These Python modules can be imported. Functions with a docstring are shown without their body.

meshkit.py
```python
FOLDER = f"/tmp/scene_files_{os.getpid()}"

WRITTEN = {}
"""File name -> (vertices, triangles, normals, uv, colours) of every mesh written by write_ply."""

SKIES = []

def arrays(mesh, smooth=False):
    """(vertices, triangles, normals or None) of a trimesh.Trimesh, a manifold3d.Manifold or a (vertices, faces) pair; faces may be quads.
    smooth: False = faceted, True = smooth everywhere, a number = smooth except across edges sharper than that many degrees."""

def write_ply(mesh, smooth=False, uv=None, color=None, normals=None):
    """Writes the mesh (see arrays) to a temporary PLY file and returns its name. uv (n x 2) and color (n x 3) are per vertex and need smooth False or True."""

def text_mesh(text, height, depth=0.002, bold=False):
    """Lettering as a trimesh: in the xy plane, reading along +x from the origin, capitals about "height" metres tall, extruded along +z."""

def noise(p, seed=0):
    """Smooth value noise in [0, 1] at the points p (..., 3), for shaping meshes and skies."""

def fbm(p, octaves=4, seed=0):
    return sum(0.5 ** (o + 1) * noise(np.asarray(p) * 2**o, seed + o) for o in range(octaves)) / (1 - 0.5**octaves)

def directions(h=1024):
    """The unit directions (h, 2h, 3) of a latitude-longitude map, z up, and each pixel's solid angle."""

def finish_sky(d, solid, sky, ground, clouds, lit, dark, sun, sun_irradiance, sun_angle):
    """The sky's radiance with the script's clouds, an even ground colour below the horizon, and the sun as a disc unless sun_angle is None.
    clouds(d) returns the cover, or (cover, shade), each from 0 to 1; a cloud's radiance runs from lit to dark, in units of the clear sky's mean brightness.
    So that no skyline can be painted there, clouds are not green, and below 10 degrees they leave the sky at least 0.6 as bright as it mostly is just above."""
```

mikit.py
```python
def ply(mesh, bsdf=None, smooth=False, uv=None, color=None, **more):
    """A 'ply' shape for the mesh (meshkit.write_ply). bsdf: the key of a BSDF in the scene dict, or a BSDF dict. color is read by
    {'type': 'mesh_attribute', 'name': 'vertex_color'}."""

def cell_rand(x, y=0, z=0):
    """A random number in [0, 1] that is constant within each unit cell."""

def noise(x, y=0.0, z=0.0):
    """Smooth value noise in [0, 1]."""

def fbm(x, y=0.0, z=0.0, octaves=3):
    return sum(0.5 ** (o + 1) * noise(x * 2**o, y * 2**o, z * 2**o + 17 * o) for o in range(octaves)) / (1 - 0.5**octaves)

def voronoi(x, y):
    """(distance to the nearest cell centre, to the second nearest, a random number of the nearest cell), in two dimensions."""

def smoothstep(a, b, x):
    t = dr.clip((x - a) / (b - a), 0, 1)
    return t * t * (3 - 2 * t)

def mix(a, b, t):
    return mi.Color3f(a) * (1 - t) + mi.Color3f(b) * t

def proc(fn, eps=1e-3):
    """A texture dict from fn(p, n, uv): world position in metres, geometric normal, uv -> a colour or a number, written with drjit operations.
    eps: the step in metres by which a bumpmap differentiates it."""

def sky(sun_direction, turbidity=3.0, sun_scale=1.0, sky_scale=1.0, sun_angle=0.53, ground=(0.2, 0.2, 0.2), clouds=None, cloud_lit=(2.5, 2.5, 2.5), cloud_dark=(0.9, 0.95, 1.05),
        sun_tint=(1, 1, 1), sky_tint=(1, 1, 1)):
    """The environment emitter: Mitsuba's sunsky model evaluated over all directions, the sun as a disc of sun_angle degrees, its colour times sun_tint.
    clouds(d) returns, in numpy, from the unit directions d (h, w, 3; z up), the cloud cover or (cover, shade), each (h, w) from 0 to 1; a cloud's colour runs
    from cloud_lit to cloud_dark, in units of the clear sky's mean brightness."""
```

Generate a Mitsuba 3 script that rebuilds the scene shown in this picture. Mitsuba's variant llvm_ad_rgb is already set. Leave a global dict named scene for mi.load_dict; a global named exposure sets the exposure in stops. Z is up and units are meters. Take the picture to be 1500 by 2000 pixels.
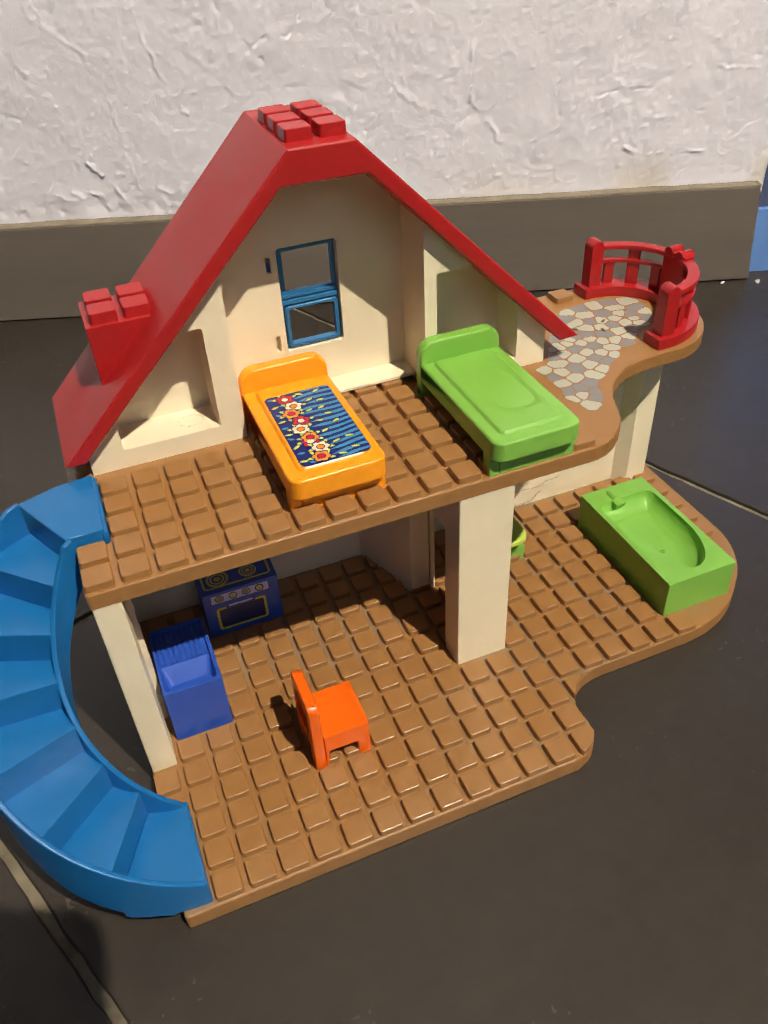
import math
import numpy as np, trimesh, mitsuba as mi, drjit as dr, manifold3d as m3
from shapely.geometry import Polygon, LineString, Point, box as sbox
from shapely.ops import voronoi_diagram, unary_union
from shapely import geometry as sg
import mikit, meshkit
from mikit import proc, noise, fbm, smoothstep, mix

rng = np.random.default_rng(7)
scene, labels = {}, {}
U, ZS = 0.015, 0.88          # one floor-stud pitch of the toy in metres; height of the stud tops above the tiled floor, in pitches


def W(v):
    v = np.asarray(v, float)
    return np.stack([v[..., 0], v[..., 1], v[..., 2] + ZS], -1) * U


# ------------------------------------------------------------------ camera and light
CAM = np.array([0.28180759, -12.9204053, 23.24373483])
FWD = np.array([0.26459438, 0.72984217, -0.63033342])
RIGHT = np.array([0.92532288, -0.37623056, -0.0472031])
DOWN = np.cross(FWD, RIGHT)
T = mi.ScalarTransform4f
scene['camera'] = {'type': 'perspective', 'fov': 49.08, 'fov_axis': 'x', 'near_clip': 0.01, 'far_clip': 60.0,
                   'to_world': T().look_at(origin=W(CAM).tolist(), target=W(CAM + 10 * FWD).tolist(), up=(-DOWN).tolist())}
exposure = 0.0
LAMP = np.array([50.0, -105.0, 200.0])
LAMP_POWER = 35500.0
LAMP_TINT = np.array([1.0, 0.87, 0.675])
AMBIENT = np.array([0.115, 0.113, 0.119]) * 0.23
FILL_PANEL = np.array([0.87, 0.94, 1.14]) * 0.85
UNSEEN_DAYLIGHT = np.array([0.42, 0.85, 2.0]) * 0.62

scene['ambient'] = {'type': 'constant', 'radiance': {'type': 'rgb', 'value': AMBIENT.tolist()}}

# ------------------------------------------------------------------ materials


def rgb(c):
    return {'type': 'rgb', 'value': [float(x) for x in c]}


scene['handling_wear'] = None
smudge = proc(lambda p, n, uv: 0.25 + 0.14 * smoothstep(0.35, 0.75, fbm(p.x * 26, p.y * 26, p.z * 26 + 3)) + 0.06 * noise(p.x * 400, p.y * 400, p.z * 400))
del scene['handling_wear']


def plastic(name, col, rough=None, spec=0.45, var=0.05, freq=22.0):
    c = np.array(col, float)

    def fn(p, n, uv):
        k = fbm(p.x * freq, p.y * freq, p.z * freq)
        return mi.Color3f(*[float(x) for x in c]) * (1.0 - var + 2 * var * k)
    scene[name] = {'type': 'twosided', 'bsdf': {'type': 'principled', 'base_color': proc(fn) if var else rgb(c),
                                                'roughness': smudge if rough is None else rough, 'specular': spec}}


plastic('brown_plastic', (0.278, 0.140, 0.050))
plastic('brown_plastic_worn', (0.285, 0.146, 0.054))
def dusty(p, n, uv):
    k = fbm(p.x * 60, p.y * 60, p.z * 60, octaves=4)
    d = smoothstep(0.42, 0.70, fbm(p.x * 24 + 3, p.y * 24, 1.0)) * smoothstep(0.5, 0.9, n.z) * (0.45 + 0.7 * k)
    return mix(mi.Color3f(0.268, 0.136, 0.049) * (0.9 + 0.2 * k), mi.Color3f(0.215, 0.160, 0.105), d * 0.85)


scene['brown_plastic_dusty'] = {'type': 'twosided', 'bsdf': {'type': 'principled', 'base_color': proc(dusty), 'roughness': 0.42, 'specular': 0.4}}
plastic('cream_plastic', (0.74, 0.68, 0.52), var=0.05, freq=14)
plastic('red_plastic', (0.335, 0.013, 0.015), var=0.06)
plastic('blue_plastic', (0.010, 0.130, 0.375), var=0.06)
plastic('dark_blue_plastic', (0.022, 0.078, 0.42), var=0.0)
plastic('frame_blue_plastic', (0.022, 0.14, 0.33), rough=0.3, var=0)
plastic('orange_plastic', (0.88, 0.33, 0.014), var=0.03)
plastic('chair_orange_plastic', (0.78, 0.125, 0.007), rough=0.28, var=0.04)
plastic('green_plastic', (0.185, 0.43, 0.070), var=0.05)
plastic('lime_plastic', (0.46, 0.62, 0.11), rough=0.35, var=0)
plastic('black_plastic', (0.015, 0.015, 0.016), rough=0.4, var=0)
scene['printed_film'] = {'type': 'twosided', 'bsdf': {'type': 'principled', 'base_color': {'type': 'mesh_attribute', 'name': 'vertex_color'}, 'roughness': 0.33, 'specular': 0.5}}


def stone_print(base):
    b = np.array(base, float)

    def fn(p, n, uv):
        k = fbm(p.x * 60, p.y * 60, p.z * 60)
        s = smoothstep(0.70, 0.80, fbm(p.x * 190, p.y * 190, 2.0))
        return mi.Color3f(*[float(x) for x in b]) * (0.95 + 0.10 * k)
    return {'type': 'twosided', 'bsdf': {'type': 'principled', 'base_color': proc(fn), 'roughness': 0.4, 'specular': 0.4}}


scene['pale_print'] = stone_print((0.385, 0.385, 0.32))
scene['grey_print'] = stone_print((0.205, 0.20, 0.20))


def floor_col(p, n, uv):
    k = fbm(p.x * 7, p.y * 7, 1.0, octaves=4)
    f = fbm(p.x * 160, p.y * 160, 5.0)
    d = smoothstep(0.90, 0.95, noise(p.x * 420, p.y * 420, 9.0)) * smoothstep(0.72, 0.85, noise(p.x * 30, p.y * 30, 3.0))
    return mi.Color3f(0.0285, 0.0235, 0.0200) * (0.78 + 0.30 * k + 0.16 * f) + mi.Color3f(0.03, 0.028, 0.024) * d


scene['floor_tile_ceramic'] = {'type': 'bumpmap', 'arbitrary': proc(lambda p, n, uv: 0.00012 * fbm(p.x * 130, p.y * 130, 0.0), eps=4e-4), 'scale': 1.0,
                               'bsdf': {'type': 'principled', 'base_color': proc(floor_col), 'roughness': proc(lambda p, n, uv: 0.36 + 0.14 * fbm(p.x * 18, p.y * 18, 7.0)), 'specular': 0.5}}


def grout_col(p, n, uv):
    return mi.Color3f(0.165, 0.145, 0.108) * (0.30 + 1.3 * fbm(p.x * 75, p.y * 75, 2.0, octaves=4))


scene['grout_cement'] = {'type': 'principled', 'base_color': proc(grout_col), 'roughness': 0.9, 'specular': 0.2}


def skirt_col(p, n, uv):
    k = fbm(p.x * 5, p.y * 5, p.z * 26, octaves=4)
    st = noise(p.x * 30, p.y * 30, p.z * 260)
    return mi.Color3f(0.142, 0.124, 0.111) * (0.84 + 0.26 * k + 0.06 * st)


scene['skirting_ceramic'] = {'type': 'twosided', 'bsdf': {'type': 'principled', 'base_color': proc(skirt_col), 'roughness': 0.5, 'specular': 0.4}}
scene['skirting_raw_edge'] = {'type': 'twosided', 'bsdf': {'type': 'principled', 'base_color': proc(lambda p, n, uv: mi.Color3f(0.215, 0.185, 0.145) * (0.65 + 0.7 * fbm(p.x * 70, p.y * 70, p.z * 200))), 'roughness': 0.75, 'specular': 0.3}}


def plaster_col(p, n, uv):
    z = p.z
    k = fbm(p.x * 9, p.y * 9, p.z * 9)
    low = 1 - smoothstep(0.092, 0.135, z + 0.03 * (fbm(p.x * 16, p.y * 16, 4.0) - 0.5))
    c = mi.Color3f(0.77, 0.785, 0.90) * (0.95 + 0.10 * k)
    return mix(c, mi.Color3f(0.62, 0.56, 0.45), low * 0.55 * smoothstep(0.40, 0.62, noise(p.x * 14 + 5, p.y * 14, 1.0)))


scene['wall_plaster'] = {'type': 'twosided', 'bsdf': {'type': 'bumpmap', 'arbitrary': proc(lambda p, n, uv: 0.00055 * fbm(p.x * 190, p.y * 190, p.z * 190) + 0.00030 * noise(p.x * 560, p.y * 560, p.z * 560), eps=4e-4), 'scale': 1.0,
                                                      'bsdf': {'type': 'principled', 'base_color': proc(plaster_col), 'roughness': 0.85, 'specular': 0.2}}}
scene['hair_keratin'] = {'type': 'twosided', 'bsdf': {'type': 'principled', 'base_color': rgb((0.12, 0.085, 0.05)), 'roughness': 0.6}}

# ------------------------------------------------------------------ mesh helpers


def add(key, mesh, bsdf, smooth=35, color=None, **kw):
    base, k = key, 0
    while key in scene:
        k += 1
        key = f'{base}_{k:03d}'
    if isinstance(mesh, m3.Manifold):
        q = mesh.to_mesh()
        mesh = trimesh.Trimesh(q.vert_properties[:, :3], q.tri_verts)
    elif isinstance(mesh, tuple):
        f = np.asarray(mesh[1])
        mesh = trimesh.Trimesh(np.asarray(mesh[0], float), f, process=color is None)
    else:
        mesh = mesh.copy()
    mesh.vertices = W(mesh.vertices)
    scene[key] = mikit.ply(mesh, bsdf, smooth=smooth, color=color, **kw)
    return key


def lab(key, text, cat=None, group=None, kind=None):
    d = {'label': text}
    if cat: d['category'] = cat
    if group: d['group'] = group
    if kind: d['kind'] = kind
    labels[key] = d


def ccw(p):
    p = np.asarray(p, float)
    a = np.sum(p[:, 0] * np.roll(p[:, 1], -1) - np.roll(p[:, 0], -1) * p[:, 1])
    return p if a > 0 else p[::-1]


def rpoly(pts, r, res=4):
    """a polygon with its corners rounded to the radius r"""
    p = Polygon(pts)
    if r > 0:
        p = p.buffer(-r, join_style=2).buffer(r, quad_segs=res).buffer(r, quad_segs=res).buffer(-r, quad_segs=res)
    c = np.array(p.exterior.coords)[:-1]
    keep = np.linalg.norm(c - np.roll(c, 1, 0), axis=1) > 1e-4
    return ccw(c[keep])


def inset(p, d):
    if d == 0: return p
    a = p - np.roll(p, 1, 0); b = np.roll(p, -1, 0) - p
    a /= np.linalg.norm(a, axis=1)[:, None]; b /= np.linalg.norm(b, axis=1)[:, None]
    na, nb = np.stack([-a[:, 1], a[:, 0]], 1), np.stack([-b[:, 1], b[:, 0]], 1)
    m = na + nb; m /= np.linalg.norm(m, axis=1)[:, None]
    return p + m * (d / np.maximum((m * na).sum(1), 0.35))[:, None]


def skin(rings):
    """closed mesh through rings [(n x 3)] of equal length, capped flat"""
    n = len(rings[0]); v = np.vstack(rings); f = []
    for k in range(len(rings) - 1):
        i = np.arange(n); j = (i + 1) % n
        f += [np.stack([k * n + i, k * n + j, (k + 1) * n + j], 1), np.stack([k * n + i, (k + 1) * n + j, (k + 1) * n + i], 1)]
    t = m3.triangulate([rings[-1][:, :2].astype(np.float64)])
    f.append(np.asarray(t) + (len(rings) - 1) * n)
    t = m3.triangulate([rings[0][:, :2].astype(np.float64)])
    f.append(np.asarray(t)[:, ::-1])
    return trimesh.Trimesh(v, np.vstack(f), process=True)


def slab(p, z0, z1, r=0.05, n=3, draft=0.0, rb=0.0):
    p = ccw(p)
    for tol in (0, 0.004, 0.01, 0.02, 0.035, 0.06):     # corners tighter than the edge rounding are made sharp
        q = ccw(np.array(Polygon(p).simplify(tol).exterior.coords)[:-1]) if tol else p
        t = Polygon(inset(q, max(r + draft, rb)))
        if t.is_valid and abs(t.area - Polygon(q).buffer(-max(r + draft, rb), join_style=2).area) < 0.03 * Polygon(q).area: break
    p = q
    rings = []
    if rb:
        for k in range(n + 1):
            a = math.pi / 2 * k / n
            rings.append((rb * (1 - math.sin(a)), z0 + rb * (1 - math.cos(a))))
    else:
        rings.append((0, z0))
    for k in range(n + 1):
        a = math.pi / 2 * k / n
        rings.append((draft + r * (1 - math.cos(a)), z1 - r + r * math.sin(a)))
    return skin([np.c_[inset(p, d), np.full(len(p), z)] for d, z in rings])


def rect(x0, x1, y0, y1):
    return np.array([(x0, y0), (x1, y0), (x1, y1), (x0, y1)], float)


def rbox(x0, x1, y0, y1, z0, z1, r=0.05, rc=0.08, n=2, **k):
    return slab(rpoly(rect(x0, x1, y0, y1), rc, 3) if rc else rect(x0, x1, y0, y1), z0, z1, r, n, **k)


def to_front(mesh):
    """profile drawn in (x, z), extruded along the third axis -> standing, its top cap facing the front (-y); third = -y"""
    v = mesh.vertices.copy()
    mesh.vertices = np.stack([v[:, 0], -v[:, 2], v[:, 1]], 1)
    return mesh


def to_side(mesh):
    """profile drawn in (y, z), extruded along x"""
    v = mesh.vertices.copy()
    mesh.vertices = np.stack([v[:, 2], v[:, 0], v[:, 1]], 1)
    return mesh


def man(mesh):
    return m3.Manifold(m3.Mesh(np.asarray(mesh.vertices, np.float32), np.asarray(mesh.faces, np.uint32)))


def prism(pts, z0, z1):
    return trimesh.creation.extrude_polygon(Polygon(pts), z1 - z0, engine='earcut').apply_translation([0, 0, z0])


def cube(x0, x1, y0, y1, z0, z1):
    return m3.Manifold.cube([x1 - x0, y1 - y0, z1 - z0]).translate([x0, y0, z0])


def tube(pts, r, n=6):
    pts = np.asarray(pts, float)
    t = np.gradient(pts, axis=0); t /= np.linalg.norm(t, axis=1)[:, None]
    up = np.array([0.13, 0.2, 0.97]); a = np.cross(t, up); a /= np.linalg.norm(a, axis=1)[:, None]; b = np.cross(t, a)
    an = np.arange(n) * 2 * math.pi / n
    ring = pts[:, None] + r * (a[:, None] * np.cos(an)[:, None] + b[:, None] * np.sin(an)[:, None])
    v = ring.reshape(-1, 3); f = []
    for k in range(len(pts) - 1):
        i = np.arange(n); j = (i + 1) % n
        f += [np.stack([k * n + i, k * n + j, (k + 1) * n + j], 1), np.stack([k * n + i, (k + 1) * n + j, (k + 1) * n + i], 1)]
    return trimesh.Trimesh(v, np.vstack(f), process=False)


# ------------------------------------------------------------------ the setting: tiled floor, plastered wall, skirting
g = np.array([0.385, -0.923]); g /= np.linalg.norm(g)
h = np.array([-g[1], g[0]])
GW = 0.15
scene_floor = []


def floor_rect(h0, h1, g0, g1):
    q = [h * a + g * b for a, b in ((h0, g0), (h1, g0), (h1, g1), (h0, g1))]
    return np.array(q)


add('floor', (np.array([(-260, -200, -ZS - 0.16), (260, -200, -ZS - 0.16), (260, 320, -ZS - 0.16), (-260, 320, -ZS - 0.16)], float), np.array([[0, 1, 2], [0, 2, 3]])), 'grout_cement', smooth=False)
lab('floor', 'dark brown grey ceramic tiled floor with pale grout joints', kind='structure')
cols = [(-96.7, 4), (-65.9, -9), (-35.12, 5.8), (-4.35, -14.06), (26.42, 8.8), (57.2, -3), (88, 6), (118.8, -5)]
for k, (h0, off) in enumerate(cols):
    for j in range(-6, 6):
        g0 = off + 30.77 * j
        c = h * (h0 + 15) + g * (g0 + 15)
        if abs(c[0] - 12) > 110 or c[1] < -75 or c[1] > 130: continue
        p = floor_rect(h0 + GW, h0 + 30.77 - GW, g0 + GW, g0 + 30.77 - GW)
        vis = -40 < c[0] < 70 and -25 < c[1] < 70
        if vis:
            # long edges a little wavy, as pressed tiles are
            e = []
            for a, b in zip(p, np.roll(p, -1, 0)):
                m_ = 60
                t = np.arange(m_) / m_
                nn = np.array([-(b - a)[1], (b - a)[0]]) / np.linalg.norm(b - a)
                e.append(a + (b - a) * t[:, None] + nn * ((meshkit.noise(np.c_[t * 55, np.full(m_, k * 7.7 + j), np.zeros(m_)], 3) - 0.5) * 0.10)[:, None])
            p = np.vstack(e)
        add('floor__tile', slab(p, -ZS - 0.3, -ZS, 0.09, 3), 'floor_tile_ceramic', smooth=50)

WA = np.array([-5.093, 44.315]); WD = np.array([0.937, -0.3494]); WD /= np.linalg.norm(WD); WN = np.array([-WD[1], WD[0]])
WOFF, WEND = 0.75, 49.2


def wall_pt(s, z, off):
    s, z, off = np.broadcast_arrays(np.asarray(s, float), z, off)
    q = WA + WD * s[..., None] + WN * off[..., None]
    return np.concatenate([q, z[..., None]], -1)


def plaster_mesh():
    s = np.linspace(-10, WEND, 620); z = np.linspace(4.6, 21, 190)
    S, Z = np.meshgrid(s, z)
    P = np.stack([S, Z, 0 * S], -1)
    d = 0.20 * (meshkit.fbm(P * 0.16, 3, 1) - 0.5) + 0.11 * (meshkit.fbm(P * 0.55, 3, 5) - 0.5) + 0.03 * (meshkit.fbm(P * 1.7, 3, 9) - 0.5) + 0.034 * (meshkit.noise(P * 4.3, 10) - 0.5) * (0.4 + 1.2 * meshkit.noise(P * 0.5, 12))
    # trowel ridges: sharp one-sided steps along bent lines
    w = meshkit.fbm(P * 0.22 + 31, 3, 21)
    for lev, amp in ((0.46, 0.034), (0.55, 0.03), (0.37, 0.03), (0.64, 0.028)):
        d += amp * np.clip((w - lev) / 0.010, -0.5, 0.5) * np.clip(3.0 * meshkit.noise(P * 0.45 + lev * 50, 33) - 1.3, 0, 1)
    rough = np.clip(2.4 * meshkit.fbm(P * 0.33 + 8, 3, 14) - 0.9, 0, 1)
    d += rough * 0.085 * (meshkit.fbm(P * 1.7, 3, 40) - 0.5)

    def line(pts, wid, amp, jag=0.7, soft=False):
        nonlocal d
        pts = np.array(pts, float)
        best = np.full(S.shape, 9.0)
        jit = jag * (meshkit.fbm(P * 1.4, 3, 77) - 0.5)
        for a, b in zip(pts[:-1], pts[1:]):
            ab = b - a; L = ab @ ab
            t = np.clip(((S - a[0]) * ab[0] + (Z - a[1]) * ab[1]) / L, 0, 1)
            dd = np.hypot(S - a[0] - t * ab[0] + jit, Z - a[1] - t * ab[1] + jit * 0.7)
            best = np.minimum(best, dd)
        d = d + amp * np.exp(-(best / wid) ** 2) * np.clip(meshkit.fbm(P * 0.9, 3, 91) * 3.2 - 0.9, 0, 1.2)
    for pts, wid, amp in PLASTER_LINES:
        line(pts, wid * 0.55, amp * 0.55)
    # pits, blobs
    for _ in range(150):
        cs, cz = rng.uniform(-8, WEND), rng.uniform(5.3, 17.5)
        rr = rng.uniform(0.08, 0.24); am = rng.choice([-1, 1]) * rng.uniform(0.02, 0.06)
        i0 = np.searchsorted(s, [cs - 1, cs + 1]); j0 = np.searchsorted(z, [cz - 1, cz + 1])
        sl = (slice(*j0), slice(*i0))
        d[sl] += am * np.exp(-(((S[sl] - cs) / rr) ** 2 + ((Z[sl] - cz) / (rr * 0.7)) ** 2))
    # flaked patches just above the skirting, at the left
    low = np.clip((6.6 + 0.9 * (meshkit.noise(P * 0.45, 61) - 0.5) - Z) / 0.9, 0, 1) * np.clip((15.5 - S) / 2, 0, 1)
    d += -0.10 * low + 0.30 * low * (meshkit.fbm(P * 1.3, 3, 63) - 0.5)
    V = wall_pt(S, Z, WOFF - d).reshape(-1, 3)
    nx, nz = len(s), len(z)
    i = np.arange(nx * nz).reshape(nz, nx)
    a, b, c, e = i[:-1, :-1].ravel(), i[:-1, 1:].ravel(), i[1:, 1:].ravel(), i[1:, :-1].ravel()
    F = np.vstack([np.c_[a, b, c], np.c_[a, c, e]])
    extra, ef = [], []

    def quad(q):
        n0 = len(V) + len(extra)
        extra.extend(q); ef.extend([[n0, n0 + 1, n0 + 2], [n0, n0 + 2, n0 + 3]])
    quad(list(wall_pt([-90, -10, -10, -90], [-ZS, -ZS, 90, 90], WOFF)))
    quad(list(wall_pt([-10, WEND, WEND, -10], [20.9, 20.9, 90, 90], WOFF)))
    quad([*wall_pt([WEND, WEND], [-ZS, -ZS], [WOFF, WOFF + 20]), *wall_pt([WEND, WEND], [90, 90], [WOFF + 20, WOFF])])
    return np.vstack([V, extra]), np.vstack([F, ef])


PLASTER_LINES = []
_r = np.random.default_rng(11)


def add_px_lines():
    """cracks and ridges, by place on the wall (s, z)"""
    C = [  # dark cracks and long ridges seen in the photo
        ([(17.2, 17.5), (17.2, 15.5), (18.6, 14.1), (19.4, 13.4), (19.4, 11.6), (19.9, 9.6), (20.6, 7.6)], 0.10, -0.16),
        ([(18.6, 14.1), (19.5, 14.6), (20.8, 14.6), (21.5, 15.3)], 0.16, -0.16),
        ([(12.7, 16.5), (12.9, 14.6), (14.2, 12.0), (14.7, 11.0)], 0.12, 0.15),
        ([(14.7, 11.0), (15.0, 9.5)], 0.14, 0.12),
        ([(3.5, 11.9), (5.2, 11.1), (6.2, 10.9)], 0.13, -0.17),
        ([(5.4, 14.6), (6.0, 13.4)], 0.2, 0.14),
        ([(8.0, 15.5), (9.3, 14.6), (10.1, 13.3)], 0.14, 0.10),
        ([(31.0, 13.6), (31.0, 11.0), (32.6, 8.6), (33.6, 7.9)], 0.13, 0.17),
        ([(33.6, 7.9), (36.0, 9.0)], 0.16, 0.09),
        ([(35.8, 14.5), (36.0, 11.5), (36.3, 8.0)], 0.10, -0.11),
        ([(26.3, 12.1), (27.6, 10.9), (29.0, 9.3), (30.4, 8.5)], 0.14, 0.12),
        ([(39.5, 8.0), (41.5, 7.2), (44.0, 7.4), (46.5, 7.0)], 0.15, 0.15),
        ([(37.5, 10.5), (39.5, 10.9), (41.5, 10.9)], 0.12, -0.13),
        ([(43.0, 12.0), (45.5, 11.8), (48.5, 11.6)], 0.16, 0.12),
        ([(10.3, 12.0), (10.6, 9.0), (11.0, 7.0)], 0.16, 0.09),
        ([(22.0, 8.8), (24.0, 7.7)], 0.2, 0.12),
        ([(44.0, 9.6), (46.0, 9.3)], 0.12, -0.12),
        ([(24.5, 15.5), (24.9, 13.0)], 0.13, -0.09),
    ]
    PLASTER_LINES.extend(C)
    for _ in range(0):
        s0, z0 = _r.uniform(-6, 49), _r.uniform(6, 17)
        a = _r.uniform(-0.7, 0.7) + (1.4 if _r.random() < 0.3 else 0)
        p = [(s0, z0)]
        for _k in range(_r.integers(1, 3)):
            s0 += _r.uniform(0.5, 1.5) * math.cos(a); z0 -= _r.uniform(0.4, 1.2) * math.sin(a); a += _r.uniform(-0.6, 0.6)
            p.append((s0, z0))
        PLASTER_LINES.append((p, _r.uniform(0.10, 0.2), _r.choice([1, 1, -1]) * _r.uniform(0.06, 0.13)))
    for s0 in (5.8, 6.9, 8.0, 9.4, 12.2):   # lumps hanging over the skirting at the left
        PLASTER_LINES.append(([(s0, 7.0), (s0 + 0.5, 6.5)], 0.2, 0.16))
    PLASTER_LINES.append(([(8.2, 8.6), (9.0, 7.9), (10.2, 7.8)], 0.16, 0.24))


add_px_lines()
add('plaster_wall', plaster_mesh(), 'wall_plaster', smooth=True)
lab('plaster_wall', 'rough white plastered wall with cracks and trowel ridges behind the toy house', 'wall')


def skirting():
    zt = 5.28
    prof = [(0.0, -ZS + 0.07)]
    s = np.concatenate([np.linspace(-90, 40, 40), np.linspace(40.3, 48.9, 24)])
    # broken right end: the end line leans and is ragged
    zz = np.linspace(-ZS + 0.07, zt, 34)
    end = 49.35 - 0.09 * (zz + ZS) + 0.12 * (meshkit.fbm(np.c_[zz * 1.6, zz * 0, zz * 0], 3, 5) - 0.5)
    top = [(x, zt + 0.05 * (meshkit.noise(np.array([[x * 0.8, 0, 0]]), 8)[0] - 0.5)) for x in np.linspace(48.6, -90, 160)]
    front = np.array([(-90, -ZS + 0.07), (45, -ZS + 0.07)] + list(zip(end, zz)) + top)
    m = slab(front, 0.0, WOFF + 0.1, 0.10, 2)     # third axis grows towards the room
    v = m.vertices
    m.vertices = wall_pt(v[:, 0], v[:, 1], (WOFF + 0.1) - v[:, 2])
    return m


add('plaster_wall__skirting_board', skirting(), 'skirting_ceramic', smooth=30)
lab('plaster_wall__skirting_board', 'grey brown ceramic skirting tile with a chipped right end')
edge = []
for s0 in np.linspace(-30, 48.55, 190):
    edge.append((s0, 5.235 + 0.05 * (meshkit.noise(np.array([[s0 * 0.8, 0, 0]]), 8)[0] - 0.5)))
edge = np.array(edge)
ev = np.vstack([wall_pt(edge[:, 0], edge[:, 1] - 0.10, -0.012), wall_pt(edge[:, 0], edge[:, 1] + 0.03, 0.03), wall_pt(edge[:, 0], edge[:, 1] + 0.058, 0.10), wall_pt(edge[:, 0], edge[:, 1] + 0.062, WOFF + 0.05)])
n = len(edge); i = np.arange(n - 1)
ef = np.vstack([np.vstack([np.c_[k * n + i, k * n + i + 1, (k + 1) * n + i + 1], np.c_[k * n + i, (k + 1) * n + i + 1, (k + 1) * n + i]]) for k in range(3)])
add('plaster_wall__raw_tile_edge', (ev, ef), 'skirting_raw_edge', smooth=40)
lab('plaster_wall__raw_tile_edge', 'paler unglazed top edge of the skirting')

# unseen daylight source past the end of the wall, placed to tint the right floor blue
wp = np.array([(80, 72, 6), (125, 55, 6), (125, 55, 66), (80, 72, 66)], float)
scene['unseen_daylit_window'] = mikit.ply(trimesh.Trimesh(W(wp), [[0, 1, 2], [0, 2, 3]], process=False), "black_plastic",
                                   emitter={'type': 'area', 'radiance': rgb(UNSEEN_DAYLIGHT)})
lab('unseen_daylit_window', 'unseen window beyond the wall end, placed to light the right floor with blue daylight', 'window')
# added fill panel, unseen high behind the viewer, for soft cool light
wq = np.array([(-45, -150, 70), (75, -150, 70), (75, -150, 165), (-45, -150, 165)], float)
scene['added_fill_panel'] = mikit.ply(trimesh.Trimesh(W(wq), [[0, 2, 1], [0, 3, 2]], process=False), "black_plastic",
                                 emitter={'type': 'area', 'radiance': rgb(FILL_PANEL)})
lab('added_fill_panel', 'large added fill panel behind the viewer giving soft cool light', 'window')
bulb = trimesh.creation.icosphere(3, 1.5).apply_translation(LAMP)  # warm lamp out of view, placed by the direction of the shadows it casts
bulb.vertices = W(bulb.vertices)
scene['unseen_ceiling_lamp'] = mikit.ply(bulb, "black_plastic", smooth=True, emitter={'type': 'area', 'radiance': rgb(LAMP_TINT * LAMP_POWER)})
lab('unseen_ceiling_lamp', 'round warm ceiling bulb, unseen above and behind the viewer', 'lamp')

# ------------------------------------------------------------------ the toy house
HOUSE = 'toy_house'
lab(HOUSE, 'open toy doll house with red roof, cream walls and brown studded floors', 'doll house')
TOP = 7.85            # upper floor sheet
G0, G1 = -ZS, -0.22   # ground plate


def H(part, mesh, mat, **k):
    return add(HOUSE + '__' + part, mesh, mat, **k)


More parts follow.
